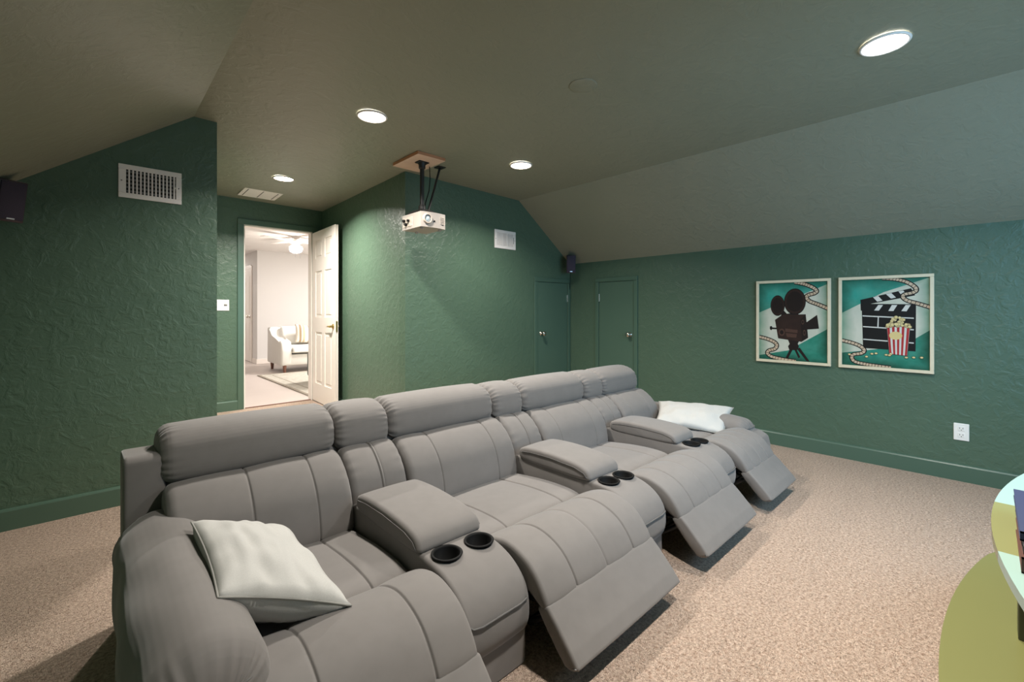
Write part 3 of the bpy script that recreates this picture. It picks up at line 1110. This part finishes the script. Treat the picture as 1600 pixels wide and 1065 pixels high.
ART_CLAP = {
 'arm':[(-132,167),(146,242),(167,192),(-87,134),(-129,137)],
 'as1':[(-59,185),(-30,193),(-6,160),(-35,152)],
 'as2':[(13,205),(42,212),(67,180),(40,173)],
 'as3':[(80,222),(105,228),(125,196),(100,189)],
 'bar':[(-131,139),(171,131),(171,80),(-129,88)],
 'bs1':[(-29,129),(-3,128),(-26,88),(-53,89)],
 'bs2':[(45,128),(74,127),(53,85),(26,86)],
 'bs3':[(118,127),(144,126),(122,83),(95,85)],
 'board':[(-123,89),(171,81),(169,-191),(-116,-184)],
 'l1':[(-119,54),(160,40),(160,32),(-119,46)],
 'l2':[(-116,-24),(160,-39),(160,-47),(-116,-32)],
 'l3':[(-115,-116),(160,-130),(160,-138),(-115,-124)],
 'l4':[(-32,49),(-26,49),(-28,-29),(-35,-29)],
 'l5':[(86,45),(92,45),(92,-29),(86,-29)],
 'box':[(18,-24),(140,-24),(125,-223),(32,-216)],
 'lab':[(65,-87),(100,-86),(65,-59)],
 'corn':[(76,8),(139,10),(76,49)],
 'film1':[(-8,318),(58,309),(122,286),(165,250),(171,224),(150,210),(112,200),(104,181),(129,156),(183,135),(243,110)],
 'film2':[(-243,-133),(-179,-150),(-131,-172),(-109,-201),(-126,-223),(-171,-235),(-182,-258),(-163,-287),(-99,-301),(-30,-308),(40,-314)],
 'top':[(-241,314),(241,314),(241,312),(0,219),(-241,72)],
 'bot':[(-241,-314),(-241,-226),(-139,-208),(-30,-186),(170,-101),(241,-43),(241,-314)],
 'bits':[(-195,-235),(-95,-245),(-64,-222),(-41,-218),(15,-224),(40,-216),(33,-226),(122,-235),(160,-232),(200,-230)],
}


def flat_mat(name, rgb, var=None):
    return mat(name, rgb, .55, spec=.3, var=var)


A = {
    'paper': flat_mat('print_cream', (206, 202, 186), [(9, .5, (186, 186, 168)), (3, .4, (176, 186, 170))]),
    'teal': flat_mat('print_teal', (46, 146, 130), [(7, .7, (20, 104, 82)), (14, .3, (110, 176, 160))]),
    'green': flat_mat('print_green', (40, 128, 108), [(6, .7, (16, 92, 66)), (13, .3, (90, 164, 146))]),
    'ink': flat_mat('print_black', (18, 16, 15)),
    'brown': flat_mat('print_brown', (50, 32, 26), [(24, .5, (36, 24, 20))]),
    'brown2': flat_mat('print_dark_brown', (30, 20, 17)),
    'brown3': flat_mat('print_mid_brown', (78, 54, 44)),
    'tan': flat_mat('print_film_tan', (190, 164, 138), [(40, .4, (214, 196, 172))]),
    'white': flat_mat('print_white', (206, 202, 194)),
    'red': flat_mat('print_red', (166, 44, 44)),
    'corn': flat_mat('print_popcorn', (222, 204, 150), [(60, .5, (196, 166, 100))]),
    'label': flat_mat('print_label', (214, 190, 130)),
}
AK = list(A)


def worn_edge(m, rgb):
    """the antiqued dark green border printed round the artwork"""
    nt = m.node_tree
    b = nt.nodes['Principled BSDF']
    tc = nt.nodes.new('ShaderNodeTexCoord')
    sx = nt.nodes.new('ShaderNodeSeparateXYZ')
    nt.links.new(tc.outputs['Object'], sx.inputs[0])
    ds = []
    for ax, half in (('X', .241), ('Y', .314)):
        ab = nt.nodes.new('ShaderNodeMath'); ab.operation = 'ABSOLUTE'
        nt.links.new(sx.outputs[ax], ab.inputs[0])
        sb = nt.nodes.new('ShaderNodeMath'); sb.operation = 'SUBTRACT'; sb.inputs[0].default_value = half
        nt.links.new(ab.outputs[0], sb.inputs[1])
        ds.append(sb)
    mn = nt.nodes.new('ShaderNodeMath'); mn.operation = 'MINIMUM'
    nt.links.new(ds[0].outputs[0], mn.inputs[0]); nt.links.new(ds[1].outputs[0], mn.inputs[1])
    nz = nt.nodes.new('ShaderNodeTexNoise'); nz.inputs['Scale'].default_value = 9; nz.inputs['Detail'].default_value = 5
    nt.links.new(tc.outputs['Object'], nz.inputs['Vector'])
    ad = nt.nodes.new('ShaderNodeMath'); ad.operation = 'MULTIPLY_ADD'; ad.inputs[1].default_value = .09; ad.inputs[2].default_value = -.045
    nt.links.new(nz.outputs['Fac'], ad.inputs[0])
    sm = nt.nodes.new('ShaderNodeMath'); sm.operation = 'ADD'
    nt.links.new(mn.outputs[0], sm.inputs[0]); nt.links.new(ad.outputs[0], sm.inputs[1])
    mr = nt.nodes.new('ShaderNodeMapRange'); mr.inputs['From Min'].default_value = 0.0; mr.inputs['From Max'].default_value = .075
    mr.inputs['To Min'].default_value = .8; mr.inputs['To Max'].default_value = 0.0
    nt.links.new(sm.outputs[0], mr.inputs['Value'])
    mx = nt.nodes.new('ShaderNodeMix'); mx.data_type = 'RGBA'
    mx.inputs['B'].default_value = (*lin(rgb), 1)
    nt.links.new(b.inputs['Base Color'].links[0].from_socket, mx.inputs['A'])
    nt.links.new(mr.outputs['Result'], mx.inputs['Factor'])
    nt.links.new(mx.outputs['Result'], b.inputs['Base Color'])


worn_edge(A['teal'], (14, 70, 52)); worn_edge(A['green'], (12, 56, 38)); worn_edge(A['paper'], (70, 128, 100))


class Art:
    def __init__(self):
        self.bm = bmesh.new()
        self.k = 0

    def z(self):
        self.k += 1
        return .0102 + self.k * .00005

    def poly(self, pts, m):
        z = self.z()
        vsx = [self.bm.verts.new((x, y, z)) for x, y in pts]
        f = self.bm.faces.new(vsx)
        f.normal_update()
        if f.normal.z < 0:
            f.normal_flip()
        f.material_index = AK.index(m)

    def mm(self, pts, m):
        self.poly([(clampx(x / 1000), clampy(y / 1000)) for x, y in pts], m)

    def ell(self, e, m, s=1.0, n=36):
        (cx, cy), (px, py), (qx, qy) = e
        rx, ry = math.hypot(px - cx, py - cy) / 1000 * s, math.hypot(qx - cx, qy - cy) / 1000 * s
        self.poly([(clampx(cx / 1000 + rx * math.cos(2 * PI * k / n)), clampy(cy / 1000 + ry * math.sin(2 * PI * k / n))) for k in range(n)], m)

    def film(self, pts, w):
        P = [Vector((x / 1000, y / 1000)) for x, y in pts]
        C = []
        for i in range(len(P) - 1):
            p0, p1, p2, p3 = P[max(i - 1, 0)], P[i], P[i + 1], P[min(i + 2, len(P) - 1)]
            for k in range(8):
                t = k / 8
                C.append(.5 * (2 * p1 + (p2 - p0) * t + (2 * p0 - 5 * p1 + 4 * p2 - p3) * t * t + (3 * p1 - p0 - 3 * p2 + p3) * t ** 3))
        C.append(P[-1])
        Nn = []
        for i in range(len(C)):
            d = (C[min(i + 1, len(C) - 1)] - C[max(i - 1, 0)]).normalized()
            Nn.append(Vector((-d.y, d.x)))

        def strip(a, b, m):
            z = self.z()
            for i in range(len(C) - 1):
                q = [C[i] + Nn[i] * a, C[i + 1] + Nn[i + 1] * a, C[i + 1] + Nn[i + 1] * b, C[i] + Nn[i] * b]
                vsx = [self.bm.verts.new((clampx(p.x), clampy(p.y), z)) for p in q]
                f = self.bm.faces.new(vsx)
                f.normal_update()
                if f.normal.z < 0:
                    f.normal_flip()
                f.material_index = AK.index(m)
        strip(-w, w, 'ink'); strip(-w * .58, w * .58, 'tan')
        z = self.z()
        acc = 0
        for i in range(1, len(C) - 1):
            acc += (C[i] - C[i - 1]).length
            if acc > .0165:
                acc = 0
                d = Vector((Nn[i].y, -Nn[i].x)) * .0016
                q = [C[i] - Nn[i] * w - d, C[i] - Nn[i] * w + d, C[i] + Nn[i] * w + d, C[i] + Nn[i] * w - d]
                vsx = [self.bm.verts.new((clampx(p.x), clampy(p.y), z)) for p in q]
                f = self.bm.faces.new(vsx)
                f.normal_update()
                if f.normal.z < 0:
                    f.normal_flip()
                f.material_index = AK.index('ink')


PW, PH = .241, .314


def clampx(x):
    return max(-PW, min(PW, x))


def clampy(y):
    return max(-PH, min(PH, y))


def picture(y0, y1, label, draw):
    t = thing('framed_picture', label, 'picture', matrix=wall_frame('right', XR - .002, (y0 + y1) / 2, 1.016), group=None)
    w, h = abs(y0 - y1) / 2, .336
    b = bmesh.new()
    for xa, xb, ya, yb in ((-w, w, h - .021, h), (-w, w, -h, -h + .021), (-w, -w + .021, -h + .021, h - .021), (w - .021, w, -h + .021, h - .021)):
        box(b, xa, xb, ya, yb, 0, .024, .002, 1)
    fin('frame', b, M['frame'], t)
    b = bmesh.new()
    box(b, -w + .015, w - .015, -h + .015, h - .015, .002, .010)
    fin('backing_board', b, A['paper'], t)
    a = Art()
    draw(a)
    me = bpy.data.meshes.new('print')
    a.bm.to_mesh(me)
    a.bm.free()
    link('print', me, [A[k] for k in AK], t)
    return t


def draw_camera(a):
    D = ART_CAM
    a.mm([(-241, 314), (241, 314), (241, -314), (-241, -314)], 'paper')
    a.mm(D['top'], 'teal'); a.mm(D['bot'], 'green')
    a.film(D['film1'], .017); a.film(D['film2'], .017)
    for k in ('leg1', 'leg2', 'leg3', 'head'):
        a.mm(D[k], 'brown2')
    a.mm(D['neck'], 'brown2')
    for k in ('reel_small', 'reel_big'):
        a.ell(D[k], 'ink', 1.04); a.ell(D[k], 'brown', .97); a.ell(D[k], 'brown2', .80)
    a.mm(D['body'], 'brown'); a.mm(D['side'], 'brown2'); a.mm(D['hood'], 'brown2')
    a.mm(D['knob'], 'ink')
    for k in ('plate1', 'plate2'):
        a.mm(D[k], 'brown3')
    for k in ('dial', 'dial2', 'dial3'):
        a.ell(D[k], 'brown3'); a.ell(D[k], 'brown2', .6)


def draw_clapper(a):
    D = ART_CLAP
    rnd = random.Random(4)
    a.mm([(-241, 314), (241, 314), (241, -314), (-241, -314)], 'paper')
    a.mm(D['top'], 'teal'); a.mm(D['bot'], 'green')
    a.mm(D['arm'], 'ink')
    for k in ('as1', 'as2', 'as3'):
        a.mm(D[k], 'white')
    a.mm(D['bar'], 'ink')
    for k in ('bs1', 'bs2', 'bs3'):
        a.mm(D[k], 'white')
    a.mm(D['board'], 'ink')
    for k in ('l1', 'l2', 'l3', 'l4', 'l5'):
        a.mm(D[k], 'white')
    a.film(D['film1'], .015); a.film(D['film2'], .015)
    (x0, y0), (x1, y1), (x2, y2), (x3, y3) = D['box']
    a.mm([(x0 - 3, y0 + 2), (x1 + 3, y1 + 2), (x2 + 3, y2 - 3), (x3 - 3, y3 - 3)], 'ink')
    a.mm(D['box'], 'white')
    for k in range(5):
        u0, u1 = (2 * k + .05) / 9.2, (2 * k + 1.1) / 9.2
        L = lambda p, q, u: (p[0] + (q[0] - p[0]) * u, p[1] + (q[1] - p[1]) * u)
        a.mm([L((x0, y0), (x1, y1), u0), L((x0, y0), (x1, y1), u1), L((x3, y3), (x2, y2), u1), L((x3, y3), (x2, y2), u0)], 'red')
    a.ell(D['lab'], 'label', 1.0)
    cx, cy = (x0 + x1) / 2, y0
    rw = abs(x1 - x0) / 2
    for k in range(46):
        u = rnd.uniform(-1, 1)
        hh = 72 * (1 - abs(u) ** 1.6) * rnd.uniform(0, 1)
        x, y = cx + u * rw * 1.02, cy + hh
        r = rnd.uniform(8, 12)
        a.ell([(x, y), (x + r + 1.5, y), (x, y + r + 1.5)], 'brown3', n=12)
        a.ell([(x, y), (x + r, y), (x, y + r)], 'corn', n=12)
    for x, y in D['bits']:
        a.ell([(x, y), (x + 10, y), (x, y + 8)], 'brown3', n=12)
        a.ell([(x, y), (x + 8, y), (x, y + 6)], 'corn', n=12)


picture(1.330, .808, 'framed picture of a dark film camera on a tripod', draw_camera)
picture(.760, .237, 'framed picture of a clapperboard with a red striped popcorn box', draw_clapper)


# ------------------------------------------------------------------ bow fronted stand in the front corner, with its books
def bow(cx, hw, yb, yfront, R, n=28, rc=.10):
    """plan outline: straight back, bowed front (towards +y), rounded front corners"""
    pts = [(cx - hw, yb), (cx + hw, yb)]
    f = []
    for k in range(n + 1):
        x = cx + hw - 2 * hw * k / n
        y = yfront - (R - math.sqrt(R * R - (x - cx) ** 2))
        e = hw - abs(x - cx)
        if e < rc:
            y -= rc - math.sqrt(max(0.0, rc * rc - (rc - e) ** 2))
        f.append((x, y))
    return pts + f


STX = 1.62
t = thing('tv_stand', 'olive green bow fronted stand at the right picture edge', 'tv stand', (STX, -.45, 0))
top_m = stripes_mat('mint_olive_painted_reflection', 0, [(-.245, .105, (132, 132, 86))], (152, 178, 168), .25)  # mint and olive bands are reflections painted into the top's colour


def stand_board(name, pts, z0, z1, mt):
    b = bmesh.new()
    prism(b, [(x - STX, y + .45) for x, y in pts], 'z', z0, z1)
    bmesh.ops.bevel(b, geom=[e for e in b.edges if abs(e.verts[0].co.z - e.verts[1].co.z) < 1e-6 and e.verts[0].co.z > (z0 + z1) / 2], offset=.003, segments=2, profile=.5, affect='EDGES')
    return fin(name, b, mt, t)


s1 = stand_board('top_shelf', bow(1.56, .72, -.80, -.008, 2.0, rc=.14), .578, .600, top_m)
b = bmesh.new()
s2 = stand_board('lower_shelf', bow(1.70, .92, -.85, .086, 2.9, rc=.20), .15, .20, M['olive'])
for x0, x1, y0 in ((1.845, 1.90, -.42), (1.18, 1.235, -.42)):
    bm = bmesh.new()
    box(bm, x0 - STX, x1 - STX, y0 + .45, -.06 + .45, .20, .578, .003)
    fin('post', bm, M['standpost'], t)
bm = bmesh.new()
prism(bm, [(x - STX, y + .45) for x, y in bow(1.70, .84, -.82, .02, 2.9, rc=.2)], 'z', 0, .15)
fin('plinth', bm, M['standpost'], t)


def book(x0, x1, y0, y1, z, h, cover, rot, label):
    cx, cy = (x0 + x1) / 2, (y0 + y1) / 2
    o = thing('book', label, 'book', (cx, cy, z), 'books stacked on the green stand')
    o.rotation_euler = (0, 0, rot)
    w, d = (x1 - x0) / 2, (y1 - y0) / 2
    b = bmesh.new()
    box(b, -w, w, -d, d, 0, .003)
    box(b, -w, w, -d, d, h - .003, h)
    box(b, -w, -w + .004, -d, d, 0, h)
    fin('cover', b, cover, o)
    b = bmesh.new()
    box(b, -w + .004, w - .006, -d + .006, d - .006, .003, h - .003)
    fin('page_block', b, M['pages'], o)
    return o


zt = .6005
book(1.29, 1.53, -.27, -.046, zt, .030, M['brown'], 0, 'thick brown book, lowest of the stack on the green stand')
book(1.31, 1.58, -.27, -.048, zt + .0302, .014, M['charcoal'], .01, 'charcoal book in the middle of the stack on the green stand')
book(1.34, 1.65, -.28, -.046, zt + .0444, .018, M['navy'], .0, 'navy blue book on top of the stack on the green stand')


# ------------------------------------------------------------------ bright room beyond the doorway
def room_box(name, x0, x1, y0, y1, z0, z1, m, label, cat):
    b = bmesh.new()
    box(b, x0, x1, y0, y1, z0, z1)
    return struct(fin(name, b, m), label, cat)


RC = 2.37
room_box('floor_beyond', -1.0, 6.4, YD + .02, 14.1, -.08, -.002, M['rfloor'], 'pale tiled floor of the bright room', 'floor')
room_box('ceiling_beyond', -1.0, 6.4, YD + .1, 14.1, RC, RC + .1, M['rceil'], 'white ceiling of the bright room', 'ceiling')
room_box('wall_beyond_far', 2.47, 6.4, 10.4, 14.1, 0, RC, M['rwall'], 'white far wall of the bright room', 'wall')
room_box('wall_beyond_end', -1.0, 2.5, 14.0, 14.1, 0, RC, M['rwall'], 'white end wall of the hall', 'wall')
room_box('wall_beyond_left', -1.1, -1.0, YD, 14.1, 0, RC, M['rwall'], 'white left wall of the bright room', 'wall')
room_box('wall_beyond_right', 6.4, 6.5, YD, 14.1, 0, RC, M['rwall'], 'white right wall of the bright room', 'wall')
b = bmesh.new()
box(b, -1.0, DX0 - .002, YD + .1, YD + .12, 0, RC); box(b, DX1 + .002, 6.4, YD + .1, YD + .12, 0, RC); box(b, DX0 - .002, DX1 + .002, YD + .1, YD + .12, DZ, RC)
struct(fin('wall_beyond_near', b, M['rwall']), 'white wall on the far side of the doorway', 'wall')
b = bmesh.new()
box(b, 2.47, 6.4, 10.385, 10.4, 0, .10, .003)
box(b, 2.455, 2.47, 10.385, 10.75, 0, .10, .003)
struct(fin('baseboard_beyond', b, M['doorwhite']), 'white baseboard of the bright room', 'baseboard')
b = bmesh.new()
box(b, 2.452, 2.47, 10.78, 10.86, 0, 2.08, .003); box(b, 2.452, 2.47, 11.62, 11.70, 0, 2.08, .003); box(b, 2.452, 2.47, 10.86, 11.62, 2.02, 2.10, .003)
struct(fin('trim_6', b, M['doorwhite']), 'white casing of the hall door', 'door casing')
b = bmesh.new()
box(b, 2.456, 2.47, 10.86, 11.62, .01, 2.02)
for z0, z1 in ((.25, .85), (1.05, 1.85)):
    for y0, y1 in ((10.95, 11.2), (11.28, 11.53)):
        box(b, 2.452, 2.458, y0, y1, z0, z1, .003, 1)
hd = struct(fin('door_4', b, M['doorwhite']), 'white hall door in the bright room', 'door')
b = bmesh.new()
lathe(b, [(0, 0), (.03, 0), (.03, .008), (.012, .012), (.012, .035), (.028, .045), (.028, .06), (0, .07)], 20, mat4=Matrix.Translation((2.456, 10.93, .98)) @ Matrix.Rotation(-PI / 2, 4, 'Y'))
fin('door_knob', b, M['nickel'], hd, True)

# ceiling vent in that room
t = thing('ceiling_vent', 'ceiling vent in the bright room seen through the doorway', 'vent', (1.93, 7.45, RC))
b = bmesh.new(); box(b, -.20, .20, -.12, .12, -.010, 0, .002, 1); fin('frame', b, M['white'], t)
for sx in (-1, 1):
    b = bmesh.new()
    for k in range(5):
        box(b, sx * .09 - .07, sx * .09 + .07, -.09 + k * .04, -.075 + k * .04, -.013, -.009)
    fin('louvre', b, M['ventgrey'], t)

# ceiling fan with a lit globe
fx, fy = 2.50, 8.05
t = thing('ceiling_fan', 'white ceiling fan with a glowing globe in the bright room', 'ceiling fan', (fx, fy, RC))
b = bmesh.new(); lathe(b, [(0, 0), (.07, 0), (.06, -.03), (.015, -.04), (.015, -.05), (.09, -.055), (.11, -.08), (.09, -.11), (.03, -.125), (0, -.125)], 28); fin('motor', b, M['white'], t, True)
for k in range(4):
    b = bmesh.new()
    box(b, .10, .60, -.06, .06, -.078, -.070, .003, 1)
    bmesh.ops.rotate(b, verts=b.verts, cent=(0, 0, 0), matrix=Matrix.Rotation(math.radians(20 + 90 * k), 3, 'Z'))
    fin('blade', b, M['white'], t)
b = bmesh.new()
lathe(b, [(.035, -.125), (.05, -.14), (.095, -.175), (.105, -.21), (.09, -.25), (.05, -.275), (0, -.282)], 28)
fin('globe', b, M['globe'], t, True)
for dx, L in ((-.045, .36), (.035, .38)):
    b = bmesh.new()
    tube(b, [(dx, -.06, -.12), (dx, -.11, -.2), (dx, -.11, -L)], .0025, 6)
    fin('pull_chain', b, M['silver'], t, True)
area_light('ceiling_lamp_light', (4.2, 7.6, RC - .02), (0, 0, -1), .9, .9, 180, (1.0, .96, .92))
area_light('hall_lamp_light', (1.7, 12.4, RC - .02), (0, 0, -1), .5, .5, 42, (1.0, .96, .9))

# sofa seen through the doorway
t = thing('white_sofa', 'white upholstered sofa with rolled arm seen through the doorway', 'sofa', (3.3, 9.0, 0))


def wp(name, b, m, parent=None, smooth=True, angle=45):
    bmesh.ops.transform(b, matrix=Matrix.Translation((-3.3, -9.0, 0)), verts=b.verts)
    return fin(name, b, m, parent or t, smooth, angle)


b = bmesh.new(); box(b, 2.42, 4.35, 8.52, 9.40, .13, .32, .02); wp('base', b, M['rsofa'])
b = bmesh.new(); loft(b, [(8.46, .33), (8.46, .44), (8.52, .475), (9.1, .475), (9.2, .33)], 2.58, 3.40, .04, soft=2); wp('seat_cushion', b, M['rsofa'])
b = bmesh.new(); loft(b, [(8.46, .33), (8.46, .44), (8.52, .475), (9.1, .475), (9.2, .33)], 3.40, 4.2, .04, soft=2); wp('seat_cushion', b, M['rsofa'])
b = bmesh.new(); loft(b, [(9.02, .44), (8.98, .62), (9.06, .80), (9.22, .82), (9.30, .60), (9.28, .44)], 2.56, 3.40, .05, soft=2); wp('back_cushion', b, M['rsofa'])
b = bmesh.new(); loft(b, [(9.02, .44), (8.98, .62), (9.06, .80), (9.22, .82), (9.30, .60), (9.28, .44)], 3.40, 4.2, .05, soft=2); wp('back_cushion', b, M['rsofa'])
b = bmesh.new(); loft(b, [(9.26, .15), (9.22, .78), (9.36, .80), (9.42, .15)], 2.42, 4.35, .03, soft=2); wp('back_frame', b, M['rsofa'])
for x0, x1 in ((2.40, 2.58), (4.2, 4.37)):
    b = bmesh.new()
    prism(b, [(8.52, .13), (8.50, .42), (8.54, .55), (8.62, .58), (8.85, .57), (9.10, .62), (9.24, .80), (9.38, .80), (9.40, .13)], 'x', x0, x1)
    bmesh.ops.bevel(b, geom=b.edges[:], offset=.035, segments=4, profile=.5, affect='EDGES')
    wp('arm', b, M['rsofa'])
for x, y in ((2.47, 8.56), (2.47, 9.32), (4.3, 8.56), (4.3, 9.32)):
    b = bmesh.new()
    lathe(b, [(.034, .14), (.024, .02), (.022, 0)], 12, cx=x, cy=y, cap=True)
    wp('leg', b, M['walnut'])

# striped cushion on it
b = bmesh.new()
n = 20
G = {}
for s in (1, -1):
    for i in range(n + 1):
        for j in range(n + 1):
            a, d = 2 * i / n - 1, 2 * j / n - 1
            if s == -1 and (i in (0, n) or j in (0, n)):
                G[s, i, j] = G[1, i, j]; continue
            h = .07 * max(0, (1 - a * a) * (1 - d * d)) ** .42
            G[s, i, j] = b.verts.new((a * .26 * (1 - .06 * (1 - d * d)), -s * h, d * .175 * (1 - .06 * (1 - a * a))))
for s in (1, -1):
    for i in range(n):
        for j in range(n):
            q = [G[s, i, j], G[s, i + 1, j], G[s, i + 1, j + 1], G[s, i, j + 1]]
            b.faces.new(q if s == 1 else q[::-1])
sm = stripes_mat('striped_cushion_fabric', 0, [(-.20, -.16, (150, 128, 102)), (-.14, -.10, (186, 168, 140)), (-.04, -.02, (140, 120, 100)), (.0, .05, (196, 180, 152)), (.07, .10, (150, 128, 102)), (.15, .20, (170, 150, 124))], (226, 216, 200))
o = fin('striped_cushion', b, sm, None, True)
o.location = (2.98, 8.84, .665)
o.rotation_euler = (-.28, .10, .10)
tag(o, 'beige striped cushion on the white sofa', 'cushion')

# rug
b = bmesh.new()
box(b, 2.02, 4.9, 5.95, 8.50, 0, .010, .003, 1)
rugm = mat('faded_persian_rug', (176, 170, 158), .95, var=[(6, .6, (198, 192, 180)), (22, .5, (150, 146, 136))])
o = fin('area_rug', b, rugm, None, False, None, True)
tag(o, 'faded pale rug on the bright room floor', 'rug')
b = bmesh.new()
for x0, x1, y0, y1 in ((-1.44, -1.40, -1.275, 1.275), (1.40, 1.44, -1.275, 1.275), (-1.40, 1.40, -1.275, -1.235), (-1.40, 1.40, 1.235, 1.275)):
    box(b, x0, x1, y0, y1, .008, .0115)
for x0, x1, y0, y1 in ((-1.26, -1.245, -1.10, 1.10), (1.245, 1.26, -1.10, 1.10), (-1.245, 1.245, -1.10, -1.085), (-1.245, 1.245, 1.085, 1.10)):
    box(b, x0, x1, y0, y1, .008, .0108)
fin('border', b, mat('rug_border', (136, 126, 112), .95), o)

# upholstered bench at the door edge
t = thing('ottoman', 'grey green upholstered ottoman just behind the open door edge', 'ottoman', (2.74, 6.95, .0105))
b = bmesh.new(); box(b, -.33, .33, -.30, .30, .08, .45, .035, 4); fin('body', b, M['ottoman'], t, True, 50)
for sx in (-1, 1):
    for sy in (-1, 1):
        b = bmesh.new()
        lathe(b, [(.022, .085), (.016, 0)], 12, cx=sx * .26, cy=sy * .23, cap=True)
        fin('leg', b, M['walnut'], t, True, 40)
